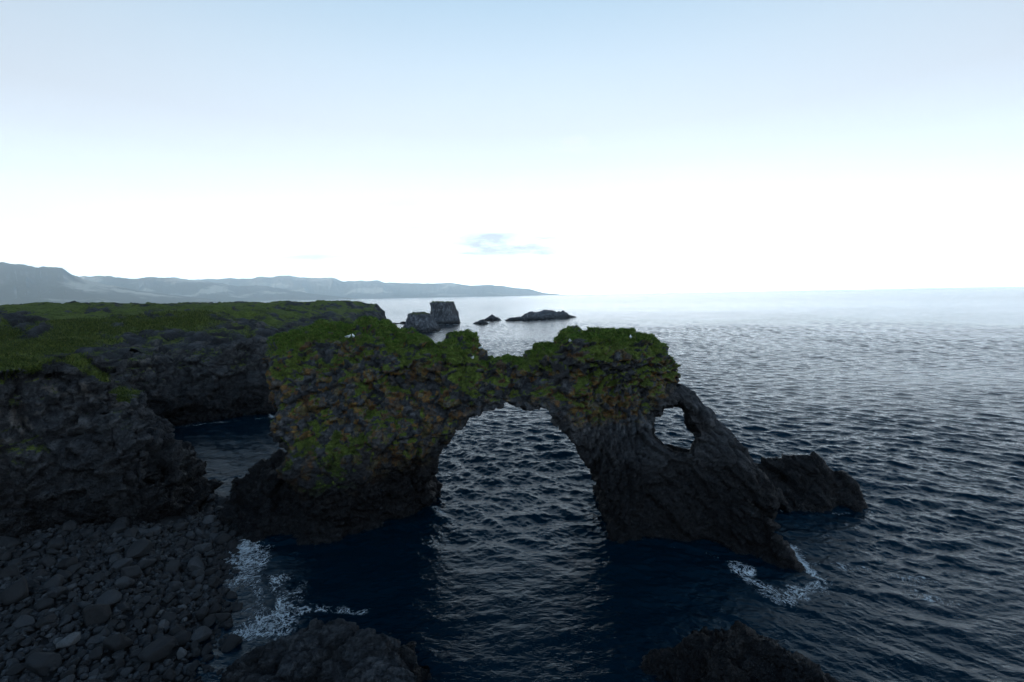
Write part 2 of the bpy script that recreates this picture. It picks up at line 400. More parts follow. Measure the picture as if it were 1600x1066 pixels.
CLOSE = [(-4000, 1500), (-4000, -3000), (600, -3000), (300, -120), (120, -40), (40, -14), (14, -3.5), (2, .2), (-12, 1.5), (-24, 3)]
def land_height(X, Y):
    """height of the land; X, Y 2-D arrays"""
    wx = X + 1.3 * vn(X / 5, Y / 5, X * 0, 5) + .6 * vn(X / 2.1, Y / 2.1, X * 0, 6); wy = Y + 1.3 * vn(X / 5, Y / 5, X * 0 + 9, 7) + .6 * vn(X / 2.1, Y / 2.1, X * 0, 8)
    C = np.array(COAST, float); CL = np.array([(*c, 10.0, 3.0, 1.6, 12.0) for c in CLOSE]); ALL = np.concatenate([C, CL])
    best = np.full(X.shape, 1e9); prm = np.zeros(X.shape + (4,))
    for i in range(len(ALL)):
        a, b = ALL[i], ALL[(i + 1) % len(ALL)]; ex, ey = b[0]-a[0], b[1]-a[1]
        t = np.clip(((wx-a[0])*ex + (wy-a[1])*ey) / (ex*ex + ey*ey), 0, 1)
        d = np.hypot(wx - a[0] - ex*t, wy - a[1] - ey*t); c = d < best; best = np.where(c, d, best)
        for k in range(4): prm[..., k] = np.where(c, a[2+k] + (b[2+k]-a[2+k]) * t, prm[..., k])
    sd_ = poly_sdf(wx, wy, ALL[:, :2]); d = -sd_
    h1, r1, h2, r2 = (prm[..., k] for k in range(4))
    s = np.clip(d / r1, 0, None)
    h = h1 * np.minimum(s, 1) ** .75 + h2 * sstep(0, 1.0, (d - r1) / r2) + 2.0 * sstep(15, 95, d) * sstep(40, 200, 260 - np.clip(Y, 0, 259)) + .3 * sstep(10, 60, d)
    roll_ = sstep(3, 22, d) * (1.0 * fbm(X, Y, X * 0, 13, 4, 21)) + sstep(3, 8, d) * .30 * fbm(X, Y, X * 0, 4.5, 3, 22) + sstep(20, 120, d) * .5 * vn(X / 60, Y / 60, X * 0, 31)
    gl = sstep(4, 12, d) * np.clip(1 - np.abs(vn(X / 14, Y / 14, X * 0, 77)) * 3.2, 0, 1) * -1.5 * (1 - sstep(26, 60, d))
    h = np.where(d > 0, h + roll_ + gl, d * 1.6 - .4)
    return np.clip(h, -3, 14.6), d


# LAND/OBJECTS
def implicit_land(lo, hi, hs, over=.5):
    ax, (X, Y, Z) = grid(lo, hi, hs)
    h, d = land_height(X[:, :, 0], Y[:, :, 0])
    gx, gy = np.gradient(h, hs); g = np.sqrt(1 + gx**2 + gy**2)
    Fg = (Z - h[:, :, None]) / np.clip(g, 1, 2.5)[:, :, None]
    Fg = Fg + over * vn(X / 2.3, Y / 2.3, Z / 1.3, 55) * (np.clip(g, 1, 3) - 1)[:, :, None] / 2
    V, Q = surface_nets(Fg.astype(np.float32), lo, hs)
    return V, Q
def land_attrs(V, n, scale=1.0):
    slope = n[:, 2]
    cov = .93 * sstep(.62, .86, slope + .22 * fbm(V[:,0], V[:,1], V[:,2], 3.2*scale, 3, 61)) * sstep(5.2, 8.2, V[:,2] + 1.6 * vn(V[:,0]/6, V[:,1]/6, V[:,2]*0, 62))
    bare = sstep(-.1, .4, fbm(V[:,0], V[:,1], V[:,2], 7*scale, 4, 64, .6)) * sstep(.9997, .975, slope)
    far_ = sstep(40, 50, V[:,1]) * sstep(-48, -39, V[:,0] + .14 * (V[:,1] - 45))
    cov = cov * (1 - far_ * sstep(11.6, 10.0, V[:,2] + 1.2 * vn(V[:,0]/5, V[:,1]/9, V[:,2]*0, 65)))
    return np.clip(cov * (1 - .85 * bare), 0, 1)
def build_land(name, lo, hi, hs, layers, big, cut=None, label=None, keep_bottom=-1.2):
    V, Q = implicit_land(lo, hi, hs)
    if cut is not None:
        ins = np.ones(len(V), bool)
        for a in (0, 1): ins &= (V[:, a] > cut[0][a]) & (V[:, a] < cut[1][a])
        Q = Q[~ins[Q].all(1)]
    Q = Q[(V[Q][:, :, 2] > keep_bottom).any(1)]
    n0 = vnormals(V, Q); moss0 = land_attrs(V, n0)
    V2, blk, crk, bid = blocky(V, Q, layers, big, 5)
    V2 = V2 * (1 - .8 * moss0[:, None]) + V * .8 * moss0[:, None]
    V2[:, 2] += moss0 * .12 * fbm(V[:,0], V[:,1], V[:,2], .9, 2, 9)
    n = vnormals(V2, Q)
    lich = sstep(.55, .9, bid) * sstep(.1, .6, fbm(V[:,0], V[:,1], V[:,2], 2.5, 2, 71)) * sstep(3, 6, V[:,2]) * .6
    ledge = .75 * sstep(.35, .8, n[:, 2]) * sstep(3, 6, V[:,2]) * sstep(-.1, .5, fbm(V[:,0], V[:,1], V[:,2], 3, 2, 81))
    moss = np.maximum(moss0, ledge * .8)
    me = make_mesh(name, V2, Q, True, {'blk': blk, 'moss': moss, 'lichen': lich, 'crack': crk * (1 - moss0)})
    o = link(name, me, M_CLIFF, kind='structure', label=label)
    return o, V2, Q, n, moss0
BA = ((-47, 10, -1.0), (-14, 60, 16)); BB = ((-150, 45, -1.0), (-20, 130, 16)); BC = ((-190, 126, -1.0), (-35, 312, 16))
LA = [((2.4, 2.4, 1.6), .36, .6, .20), ((1.0, 1.0, .75), .18, .9, .18), ((.48, .48, .36), .09, .8, .10)]
hA, VA, QA, nA, mA = build_land('near_headland', *BA, .155, LA, (.45, 3.5))
hB, VB, QB, nB, mB = build_land('cove_cliff', *BB, .34, [((3.0, 3.0, 1.9), .45, .4, .3), ((1.15, 1.15, .8), .22, .5, .16)], (.5, 5), ((-46.6, 0), (-14, 59.6)))
hC, VC, QC, nC, mC = build_land('far_headland', *BC, .75, [((5, 5, 6), .7, .3, .5), ((2, 2, 5), .3, .3, .3)], (.6, 9), ((-149, 40), (-20, 129)))
def coarse_land():
    xs = np.unique(np.concatenate([-np.geomspace(35, 4200, 90), np.arange(-200, 60, 2.5), np.geomspace(60, 700, 24)]))
    ys = np.unique(np.concatenate([-np.geomspace(20, 3200, 60), np.arange(-60, 320, 2.5), np.geomspace(320, 1700, 40)]))
    X, Y = np.meshgrid(xs, ys, indexing='ij'); h, d = land_height(X, Y)
    V = np.stack([X, Y, h], -1).reshape(-1, 3); nx, ny = X.shape
    i, j = np.meshgrid(np.arange(nx-1), np.arange(ny-1), indexing='ij'); a = (i * ny + j).ravel()
    Q = np.stack([a, a + ny, a + ny + 1, a + 1], 1)
    ins = np.zeros(len(V), bool)
    for b in (BA, BB, BC): ins |= (V[:,0] > b[0][0]) & (V[:,0] < b[1][0]) & (V[:,1] > b[0][1]) & (V[:,1] < b[1][1])
    Q = Q[~ins[Q].all(1)]; Q = Q[(V[Q][:, :, 2] > -1.5).any(1)]
    n = vnormals(V, Q); z = np.zeros(len(V))
    me = make_mesh('grassland', V, Q, True, {'blk': z + .4, 'moss': np.clip(land_attrs(V, n) + .1, 0, 1), 'lichen': z, 'crack': z})
    link('grassland', me, M_CLIFF, kind='structure')
coarse_land()
# grass on the near headland
wt = mA ** 3 * sstep(10, 14, VA[:,1]) * (VA[:,2] > 6)
if wt.sum() > 0:
    P, f = pick_points(VA, QA, wt, 26000, 4)
    nn = nA[QA[f, 0]]
    tufts('grass', P, nn, np.full(len(P), .19), 5, hA, .12, mat=M_TURF)
wt = mB ** 3 * (np.hypot(VB[:,0], VB[:,1]) < 95)
P, f = pick_points(VB, QB, wt, 16000, 5); tufts('grass', P, nB[QB[f, 0]], np.full(len(P), .32), 4, hB, .3, 8, mat=M_TURF)

# ------------------------------------------------------------------ the sea arch
YF, YM, YB = 26.6, 28.6, 30.4
TOPL = [(418,554),(426,540),(448,530),(470,518),(492,511),(515,507),(545,509),(575,508),(603,510),(622,518),(645,522),(668,527),(680,540),(692,533),(706,526),(726,521),(742,524),(754,535),
        (766,546),(790,556),(812,557),(822,545),(846,531),(862,522),(885,515),(925,511),(968,511),(1004,516),(1026,529),(1038,545),(1042,561),(1058,570),(1068,598),(1092,605),
        (1103,624),(1120,647),(1140,672),(1158,694),(1180,712)]
out = [at_y(x, y, YM) for x, y in TOPL]
out += [at_y(1195, 760, YM), (15.5, YM, -2), (6, YM, -2.5)]
body = [(p[0], p[2]) for p in out] + [(-4, -3.5)]
body += [(at_y(x, y, YF)[0], at_y(x, y, YF)[2]) for x, y in ((505,850),(492,800),(470,760),(440,735),(425,690),(421,640),(412,590))]
hole = [at_y(679,790,YB), at_y(678,740,YB), at_y(684,703,YM), at_y(702,680,YF), at_y(735,654,YF), at_y(765,645,YF), at_y(785,642,YF), at_y(800,645,YF),
        at_y(820,652,YF), at_y(850,648,YF), at_y(870,664,YF), at_y(893,686,YF), at_y(912,705,YM), at_y(926,745,YB), at_y(929,790,YB)]
hole = [(p[0], p[2] + .30 * max(0, 1 - abs(p[0] + .2) / 3.2)) for p in hole]; hole = [(hole[0][0] - .1, -4.5)] + hole + [(hole[-1][0] + .2, -4.5)]
eye = [at_y(a_, b_, YM) for a_, b_ in ((1019,650),(1036,638),(1060,637),(1072,646),(1076,660),(1088,677),(1084,692),(1076,706),(1055,707),(1035,699),(1020,683),(1022,665))]
eye = [(p[0], p[2]) for p in eye]
rc = [at_z(x, y) for x, y in ((1278, 903), (1362, 797))]
def arch_field():
    lo, hi, hs = (-18.5, 20.0, -1.2), (26.0, 37.5, 13.6), .1
    ax, (X, Y, Z) = grid(lo, hi, hs)
    X2, Z2 = X[:, 0, :], Z[:, 0, :]
    jx = .20 * vn(X2/.9, Z2/.9, X2*0, 3) + .12*vn(X2/.35, Z2/.35, X2*0, 4); jz = .20 * vn(X2/.9, Z2/.9, X2*0+5, 13) + .12*vn(X2/.35, Z2/.35, X2*0, 14)
    d2 = poly_sdf(X2 + jx, Z2 + jz, body)
    dh = poly_sdf(X2 + jx, Z2 + jz, hole)
    # half thickness and centre line of the wall
    left = sstep(-4.5, -8, X2); right = sstep(5, 9, X2)
    t = 1.75 + 1.6 * sstep(9.5, 1, Z2) * (.4 + .6 * np.maximum(left, right)) + 1.5 * left * sstep(13, 8, Z2) - .25 * right * sstep(4, 8, Z2) - .8 * sstep(9, 14, X2)*sstep(0, 4, Z2)
    yc = 28.6 + .8 * left + .0 * Z2 - .3 * sstep(-4, 2, X2) * sstep(8, 2, X2) * 0
    t3 = t[:, None, :] + .7 * vn(X/3.4, Y/3.4, Z/2.6, 33) * .9
    a = np.abs(Y - yc[:, None, :]) - t3
    Fg = smax(d2[:, None, :], a, 1.5)
    yf = np.interp(X2[:, 0], [-13, -12, -9.6, -7.8, -5.4, -4], [25.6, 26.0, 26.2, 28.2, 29.3, 29.6])[:, None, None]
    cut = np.where((X < -4) & (X > -13), yf - .55 * np.clip(Z, -1, 6) - Y, -9)
    Fg = smax(Fg, cut, .7)
    H1 = ridge_h(X[:, :, 0], Y[:, :, 0], [(6.5, 28.4, 7.2), (8.8, 28.0, 5.8), (11.4, 25.9, 3.7), (13.6, 23.3, 1.5), (rc[0][0] - .2, rc[0][1] + .2, -.1)], (3.2, 1.75))
    H2 = ridge_h(X[:, :, 0], Y[:, :, 0], [(10, 29.2, 5.6), (12.2, 29.4, 4.3), (15.1, 29.8, 3.1), (17.2, 30.1, 3.2), (20.2, 30.0, 3.2), (22.0, 29.5, 2.2), (rc[1][0], rc[1][1] + .3, -.2)], (1.6, 1.5))
    H3 = ridge_h(X[:, :, 0], Y[:, :, 0], [(-9.8, 28.6, 7.0), (-10.5, 27.0, 3.0), (-10.7, 26.2, .4)], (2.4, 2.0))
    H4 = ridge_h(X[:, :, 0], Y[:, :, 0], [(-26, 28.2, 2.2), (-21, 28.4, 1.7), at_y(335, 764, 28.4), at_y(380, 744, 28.5), at_y(425, 708, 28.8), (-12.0, 29, 5.6)], (1.4, 1.45))
    H5 = ridge_h(X[:, :, 0], Y[:, :, 0], [(5.6, 28.3, 4.5), (6.6, 27.6, 3.0), (8.2, 26.9, 1.2), (11.5, 25.3, .4)], (2.2, 1.3))
    H = np.maximum.reduce([H1, H2, H4, H5, H3])
    H = H + .5 * fbm(X[:,:,0], Y[:,:,0], X[:,:,0]*0, 2.2, 3, 91)
    G = (Z - H[:, :, None]) / 1.8
    Fg = smin(Fg, G, .7)
    Fg = smax(Fg, -.13 - dh[:, None, :], .35)
    Fg = Fg + .22 * vn(X/1.4, Y/1.4, Z/1.1, 44)
    # the small eye is worn through along a slightly slanting axis
    ra = ray(1052, 670); XE = X - (Y - YM) * ra[0] / ra[1]; ZE = Z - (Y - YM) * ra[2] / ra[1]
    near = (np.abs(XE - eye[0][0] - 1.2) < 3.5) & (np.abs(Y - YM) < 5)
    de = np.full(X.shape, 9.0); de[near] = poly_sdf(XE[near] + .10 * vn(XE[near]/.5, ZE[near]/.5, Y[near]/.7, 8), ZE[near] + .10 * vn(XE[near]/.5, ZE[near]/.5, Y[near]/.7, 9), eye) 
    Fg = smax(Fg + .14, .10 - de, .25)
    # a hollow under the brow on the left block and one beside the arch
    for c, rr in (((-6.2, 25.2, 7.6), 1.5), ((1.6, 26.2, 9.0), 1.3), ((-14.6, 25.4, 5.2), 1.6)):
        Fg = smax(Fg, rr - np.sqrt((X-c[0])**2 + (Y-c[1])**2 + ((Z-c[2])*1.6)**2), .5)
    return surface_nets(Fg.astype(np.float32), lo, hs)
V, Q = arch_field()
Vs, Qs = V, Q
def columns(P):                     # the right flank is built of slanting basalt columns: blocks drawn out along one axis
    ax = np.array([.62, -.42, -.66]); ax /= np.linalg.norm(ax); w = sstep(4.2, 8.0, P[:,0]) * sstep(10.2, 8.2, P[:,2]) * .62
    return P - ax * (P @ ax * w)[:, None]
V, blk, crk, bid = blocky(V, Q, [((1.5, 1.5, 1.1), .15, .45, .13), ((.55, .55, .5), .085, .7, .09), ((.27, .27, .25), .045, .6, .05)], (.15, 2.2), 17, columns)
n = vnormals(V, Q); ns = vnormals(Vs, Qs)
f1, f2, ih, cv = worley(Vs, (.55, .55, .5), 17 + 11)
up = sstep(.25, .8, ns[:, 2]); zz = V[:, 2]
big = fbm(V[:,0], V[:,1], V[:,2], 2.6, 3, 201); sm = fbm(V[:,0], V[:,1], V[:,2], .8, 3, 202)
low = 3.2 + 4.2 * sstep(-5.5, -2, V[:,0]) - 1.3 * sstep(1.5, 4, V[:,0]) * sstep(10, 7.5, V[:,0]) + .5 * sstep(8, 10, V[:,0]) - .8*sstep(-7,-9.5,V[:,0])
veg = sstep(-.8, 1.2, zz - low) * sstep(12.5, 9.5, V[:,0] + .4 * (9 - zz)) * np.maximum(sstep(-14.6, -13.2, V[:,0]), sstep(5.6, 6.6, zz))
fine = fbm(V[:,0], V[:,1], V[:,2], .32, 2, 204)
g1, g2, ihf, cvf = worley(Vs, (.36, .36, .30), 300)
moss = veg * sstep(.0, .45, big * .45 + sm * .5 + fine * .28 + .75 * (n[:,2] - .12) + .06 * (zz - 7.5))
moss = np.maximum(moss, veg * sstep(-.15, .45, fine * .7 + sm * .7 + 1.1 * np.exp(-((V[:,0] + 11) / 3) ** 2 - ((zz - 5.4) / 1.4) ** 2) - .6)) 
topg = sstep(.45, .8, ns[:,2] + .15*sm) * sstep(8.4, 9.6, zz) * sstep(11, 9, V[:,0])
topg = topg * np.where(V[:,0] < -5.5, sstep(-.7, -.2, sm + fine * .5), sstep(-.15, .3, sm * .8 + fine * .5 + .25 * sstep(3, 5, V[:,0])))
moss = np.clip(np.maximum(moss * .9, topg), 0, 1)
lich = veg * sstep(.56, .66, ihf + .20 * sm + .14 * sstep(1, 4, V[:,0]) + .2 * np.exp(-((V[:,0] - 5.6) / 2.2) ** 2 - ((zz - 7.4) / 1.2) ** 2)) * sstep(-.5, .1, fbm(V[:,0], V[:,1], V[:,2], 1.6, 2, 203)) * (1 - .9 * sstep(.3, .7, moss))
lich = np.maximum(lich, .9 * sstep(.72, .78, ih + .12 * sm) * veg * (1 - sstep(.4, .7, moss)))
hue = rnd(ihf, 5)
me = make_mesh('sea_arch', V, Q, True, {'blk': blk, 'moss': moss, 'lichen': lich, 'crack': crk * (1 - .6*moss), 'hue': hue, 'grn': topg})
arch = link('sea_arch', me, M_ROCK, label='large natural rock arch with two openings and mossy green top standing in the sea', cat='sea arch')
P, f = pick_points(V, Q, sstep(.4, .8, moss) * (.06 + .94 * sstep(.3, .8, ns[:,2])), 15000, 6)
tufts('grass', P, n[Q[f, 0]], np.random.default_rng(3).uniform(.05, .11, len(P)) * (1 + .4 * sstep(.5, .9, ns[Q[f, 0], 2])), 7, arch, .05, 4)
V_ARCH, Q_ARCH = V, Q

# ------------------------------------------------------------------ sea
def sea():
    fov = R(64)
    th = np.concatenate([np.linspace(-math.pi, -fov, 70)[:-1], np.linspace(-fov, fov, 1250), np.linspace(fov, math.pi, 70)[1:]]); r = np.concatenate([np.linspace(.5, 13, 14)[:-1], np.geomspace(13, 1000, 1650)[:-1], np.geomspace(1000, 22000, 80)])
    Rr, Th = np.meshgrid(r, th, indexing='ij'); X, Y = Rr * np.sin(Th), Rr * np.cos(Th)
    dr = np.gradient(r)[:, None] + 0 * X
    z = np.zeros_like(X); g = np.random.default_rng(5)
    # calmer inside the cove and in the lee of the arch
    calm = 1 - .15 * sstep(-9, -15, X) * sstep(70, 50, Y)
    calm = calm * (1 - .45 * sstep(26, 22, Y) * sstep(8, 2, X)) * (.55 + .45 * sstep(20, 38, Y - .1*X + .35*np.clip(X,0,99)))
    patch = np.clip(.80 + .30 * vn(X / 23, Y / 14, X*0, 2) + .35 * vn(X / 75, Y / 42, X*0, 22), .25, 1.5)
    wx = X + 1.2 * vn(X/9, Y/9, X*0, 12); wy = Y + 1.2 * vn(X/9, Y/9, X*0, 13)
    for k in range(64):
        lam = 3.0 * (.22 / 3.0) ** (k / 63.0) * g.uniform(.9, 1.1)
        ang = R(-103) + g.normal(0, .42 + .25 * k / 63)     # travel direction, mostly towards the camera
        kx, ky = math.cos(ang) * 2*math.pi/lam, math.sin(ang) * 2*math.pi/lam
        amp = .0105 * lam ** .82 * g.uniform(.6, 1.2)
        ph = kx * wx + ky * wy + g.uniform(0, 6.28)
        vis = sstep(.42, .16, dr * np.abs(math.sin(ang)) / lam) * sstep(.5, .2, (Rr * np.gradient(th)[None, :]) * abs(math.cos(ang)) / lam)
        w = 1 - 2 * np.abs(np.sin(ph * .5)) ** .95 if k > 6 else np.sin(ph)
        z += amp * w * vis
    z *= calm * patch * (1 - .3 * sstep(30, 90, Rr))
    V = np.stack([X, Y, z], -1).reshape(-1, 3); n1 = len(th)
    i, j = np.meshgrid(np.arange(len(r)-1), np.arange(n1-1), indexing='ij'); a = (i * n1 + j).ravel()
    Q = np.stack([a, a + 1, a + 1 + n1, a + n1], 1)[:, ::-1]
    # foam where the swell breaks on the rocks
    fm = np.zeros(len(V)); x, y = V[:,0], V[:,1]
    wob = .9 * fbm(x, y, x*0, 1.3, 3, 41)
    def seg(pts, wdt, amt, px=True):
        nonlocal fm
        w_ = [at_z(*p)[:2] for p in pts]; d = np.full(len(x), 1e9)
        for p, q in zip(w_[:-1], w_[1:]):
            ex, ey = q[0]-p[0], q[1]-p[1]; t = np.clip(((x-p[0])*ex+(y-p[1])*ey)/(ex*ex+ey*ey+1e-9), 0, 1)
            d = np.minimum(d, np.hypot(x-p[0]-ex*t, y-p[1]-ey*t))
        fm = np.maximum(fm, amt * np.clip(1 - (d + wob * wdt * .5) / wdt, 0, 1))
    seg([(400,822),(388,850),(390,885),(400,925),(415,965)], 1.9, .95)
    seg([(425,905),(440,950),(430,975)], 1.3, .9); seg([(395,975),(450,960),(478,948),(565,958)], .5, .8)
    seg([(1235,850),(1255,880),(1282,905)], .55, 1.25); seg([(1150,885),(1170,905),(1225,925),(1285,908)], 1.5, .82)
    seg([(1270,880),(1400,895),(1430,915)], 1.9, .5)
    seg([(1190,792),(1280,798),(1362,797)], .35, .5); seg([(680,790),(690,800)], .4, .7); seg([(925,815),(940,830),(1000,838)], .45, .5)
    seg([(500,832),(560,832),(620,805),(680,792)], .6, .42); seg([(930,822),(1000,840),(1100,862),(1180,885)], .7, .42)
    seg([(262,712),(300,703)], .25, .75); seg([(270,668),(330,660),(425,652)], .5, .55); seg([(415,640),(425,650)], .6, 1.1)
    seg([(628,520),(690,518)], 2.2, .8); seg([(670,507),(718,507)], 2.5, .8); seg([(738,508),(768,507)], 2.5, .6); seg([(800,503),(850,501),(895,496)], 3.5, .7)
    me = make_mesh('sea', V, Q, True, {'foam': fm, 'far': (sstep(60, 900, Rr) + 0 * X).ravel()})
    m, t, b = mat_new('sea_water'); X_ = T(t); co = X_.obj()
    b.inputs['Base Color'].default_value = (.0015, .006, .010, 1); b.inputs['Roughness'].default_value = .06; b.inputs['IOR'].default_value = 1.333
    b.inputs['Specular IOR Level'].default_value = .34
    fo = X_.attr('foam')
    wr = X_.noise(.9, 4, .6, co, .8); mp = N(t, 'ShaderNodeMix', data_type='VECTOR'); mp.inputs[0].default_value = .35
    t.links.new(co, mp.inputs[4]); t.links.new(wr.outputs['Color'], mp.inputs[5])
    def lace(sc, wdt, seed):
        n_ = X_.noise(sc, 7, .6, mp.outputs[1], 1.6); return X_.rng_(X_.math_('ABSOLUTE', X_.math_('SUBTRACT', n_.outputs['Fac'], .5)), wdt, wdt * .45, 0, 1)
    l1 = lace(1.0, .019, 0); l2 = lace(2.4, .022, 1); bk = X_.noise(7, 6, .7, co)
    dens = X_.math_('ADD', fo, X_.math_('MULTIPLY', X_.math_('SUBTRACT', X_.noise(.8, 3, .5, co).outputs['Fac'], .5), .9))
    wisp = X_.math_('MULTIPLY', X_.math_('MAXIMUM', l1, X_.math_('MULTIPLY', l2, .8)), X_.rng_(X_.math_('MULTIPLY', dens, bk.outputs['Fac']), .22, .34))
    solid = X_.rng_(X_.math_('ADD', dens, X_.math_('MULTIPLY', X_.math_('SUBTRACT', bk.outputs['Fac'], .5), 1.6)), .9, 1.3)
    fmask = X_.math_('MULTIPLY', X_.math_('MAXIMUM', wisp, solid), X_.rng_(fo, .01, .10))
    X_.lk(X_.mix(fmask, (.0004, .009, .018), (.60, .66, .70)), b.inputs['Base Color'])
    X_.lk(X_.math_('MAXIMUM', X_.rng_(fmask, 0, 1, .05, .7), X_.rng_(X_.attr('far'), 0, 1, .05, .12)), b.inputs['Roughness']); b.inputs['Specular Tint'].default_value = (.12, .66, 1, 1)
    # fine ripples; they merge into a rougher mirror far away
    mr = N(t, 'ShaderNodeMapping'); mr.inputs['Scale'].default_value = (.8, 1.5, 1); mr.inputs['Rotation'].default_value = (0, 0, R(-13)); t.links.new(co, mr.inputs[0])
    r1 = X_.noise(1.6, 5, .62, mr.outputs[0], .3); r2 = X_.noise(.30, 6, .62, mr.outputs[0], .2)
    nb = X_.bump(r2.outputs['Fac'], .25, .6); nb = X_.bump(r1.outputs['Fac'], .4, .2, nb); nb = X_.bump(fmask, .5, .05, nb)
    X_.lk(nb, b.inputs['Normal'])
    link('sea', me, m, kind='structure')
sea()

# ------------------------------------------------------------------ mountains across the bay
def mountain_range(name, prof, dist, depth, seed, label, rough=1.0):
    """prof: skyline pixels; the crest stands at distance dist, slopes on both sides"""
    px = np.array([p[0] for p in prof], float); py = np.array([p[1] for p in prof], float)
    az = np.array([math.atan2(ray(a, b)[0], ray(a, b)[1]) for a, b in prof])
    hgt = np.array([max(CAM_H + ray(a, b)[2] / math.hypot(ray(a, b)[0], ray(a, b)[1]) * dist, 1) for a, b in prof])
    A = np.linspace(az[0], az[-1], 560); Hc = np.interp(A, az, hgt); Hc = Hc * (1 + .035 * fbm(A * 60, A * 0, A * 0 + seed, 1.0, 4, seed, .6))
    U = np.linspace(-1, 1.1, 130)
    Ag, Ug = np.meshgrid(A, U, indexing='ij'); D = dist + Ug * depth
    X, Y = D * np.sin(Ag), D * np.cos(Ag)
    rd = ridged(X, Y, depth * .55, 6, seed, .52); rd = rd / 1.9
    gull = ridged(A[:, None] * dist + 0 * Ug, Ug * depth * .22, depth * .22, 4, seed + 9, .5) / 1.8
    w = np.clip(1 - np.abs(Ug), 0, 1)
    prof_ = np.where(w > .72, 1 - (1 - w) * .25, .93 * (w / .72) ** 1.25)
    Z = Hc[:, None] * prof_ * (1 - .7 * rough * (1 - gull) * (1 - w ** 2) - .35 * rough * (1 - rd) * (1 - w ** 3))
    Z = np.where(np.abs(Ug) >= .995, -5, Z)
    V = np.stack([X, Y, Z], -1).reshape(-1, 3); n1 = len(U)
    i, j = np.meshgrid(np.arange(len(A)-1), np.arange(n1-1), indexing='ij'); a = (i * n1 + j).ravel()
    Q = np.stack([a, a + 1, a + 1 + n1, a + n1], 1)[:, ::-1]
    me = make_mesh(name, V, Q, True)
    link(name, me, M_MOUNT, kind='structure', label=label)
m, t, b = mat_new('mountain'); X_ = T(t); co = X_.obj()
nz = X_.noise(.0035, 8, .65, co); sp = N(t, 'ShaderNodeSeparateXYZ'); t.links.new(N(t, 'ShaderNodeNewGeometry').outputs['Normal'], sp.inputs[0])
cc = X_.mix(X_.rng_(nz.outputs['Fac'], .38, .62), (.07, .09, .085), (.42, .38, .33))
cc = X_.mix(X_.rng_(sp.outputs['Z'], .72, .93), cc, (.20, .17, .12))
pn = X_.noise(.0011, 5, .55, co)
cc = X_.mix(X_.rng_(pn.outputs['Fac'], .54, .62, 0, .9), cc, (.62, .55, .44))  # cream patches in the colour, standing in for low sunlight on the slopes
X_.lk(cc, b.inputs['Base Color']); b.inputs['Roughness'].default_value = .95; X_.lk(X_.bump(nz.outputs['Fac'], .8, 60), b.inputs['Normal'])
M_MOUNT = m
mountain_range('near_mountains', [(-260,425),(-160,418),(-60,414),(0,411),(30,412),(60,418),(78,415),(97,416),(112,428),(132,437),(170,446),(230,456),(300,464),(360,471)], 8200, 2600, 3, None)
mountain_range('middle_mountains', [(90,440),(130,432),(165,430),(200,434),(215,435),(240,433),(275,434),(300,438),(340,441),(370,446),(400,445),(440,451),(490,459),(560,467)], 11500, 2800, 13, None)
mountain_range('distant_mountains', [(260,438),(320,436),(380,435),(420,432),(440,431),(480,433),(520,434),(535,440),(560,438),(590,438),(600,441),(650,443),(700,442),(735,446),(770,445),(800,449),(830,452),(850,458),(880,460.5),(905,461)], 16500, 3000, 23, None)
def shade_hill():
    """unseen ridge added behind the viewer, shaped to keep the low sun off this coast"""
    x = np.linspace(-1, 1, 420); y = np.linspace(-1, 1, 90); U, Vv = np.meshgrid(x, y, indexing='ij')
    a = R(SUN_AZ); c = np.array([math.sin(a), math.cos(a)]) * 3500; tdir = np.array([math.cos(a), -math.sin(a)])
    X = c[0] + U * 15000 * tdir[0] + Vv * 1300 * math.sin(a); Y = c[1] + U * 15000 * tdir[1] + Vv * 1300 * math.cos(a)
    Z = 1150 * np.clip(1 - np.abs(Vv), 0, 1) ** .9 * sstep(1, .85, np.abs(U)) * (.8 + .2 * ridged(X, Y, 900, 5, 50) / 1.9) - 5
    V = np.stack([X, Y, Z], -1).reshape(-1, 3); n1 = len(y)
    i, j = np.meshgrid(np.arange(len(x)-1), np.arange(n1-1), indexing='ij'); q = (i * n1 + j).ravel()
    me = make_mesh('shade_ridge', V, np.stack([q, q + n1, q + n1 + 1, q + 1], 1), True)
    link('shade_ridge', me, M_MOUNT, kind='structure')
shade_hill()

# ------------------------------------------------------------------ rocks standing in the sea
def sea_rock(name, lo, hi, hs, field, layers, big, mat, label, cat, group=None, mossf=None, seed=0, lichen=0.0):
    ax, (X, Y, Z) = grid(lo, hi, hs)
    V, Q = surface_nets(field(X, Y, Z).astype(np.float32), lo, hs); n0 = vnormals(V, Q)
    V2, blk, crk, bid = blocky(V, Q, layers, big, seed); n = vnormals(V2, Q)
    moss = mossf(V2, n0) if mossf else np.zeros(len(V))
    li = lichen * sstep(.5, .9, bid) * sstep(1, 3, V2[:, 2])
    me = make_mesh(name, V2, Q, True, {'blk': blk, 'moss': moss, 'lichen': li, 'crack': crk * (1 - .6 * moss)})
    return link(name, me, mat, label=label, cat=cat, group=group), V2, Q
def stack_field(cx, cy, rx, ry, hgt, flare, top_tilt=0.0, lean=0.0):
    def f(X, Y, Z):
        s = 1 + flare * (1 - np.clip(Z / hgt, 0, 1)) ** 1.6
        x, y = X - cx - lean * Z, Y - cy
        r = (np.abs(x / (rx * s)) ** 2.6 + np.abs(y / (ry * s)) ** 2.6) ** (1 / 2.6)
        side = (r - 1) * min(rx, ry) + .5 * vn(X/3, Y/3, Z/6, 15)
        return smax(side, Z - (hgt + top_tilt * x) - .4 * vn(X/3, Y/3, X*0, 19), 1.6)
    return f
def topmoss(z0, amt=1.0):
    return lambda V, n: np.clip(amt * sstep(.55, .9, n[:,2]) * sstep(z0 - 1, z0 + .8, V[:,2]), 0, 1)
p = at_z(655, 519); q = at_z(692, 506)
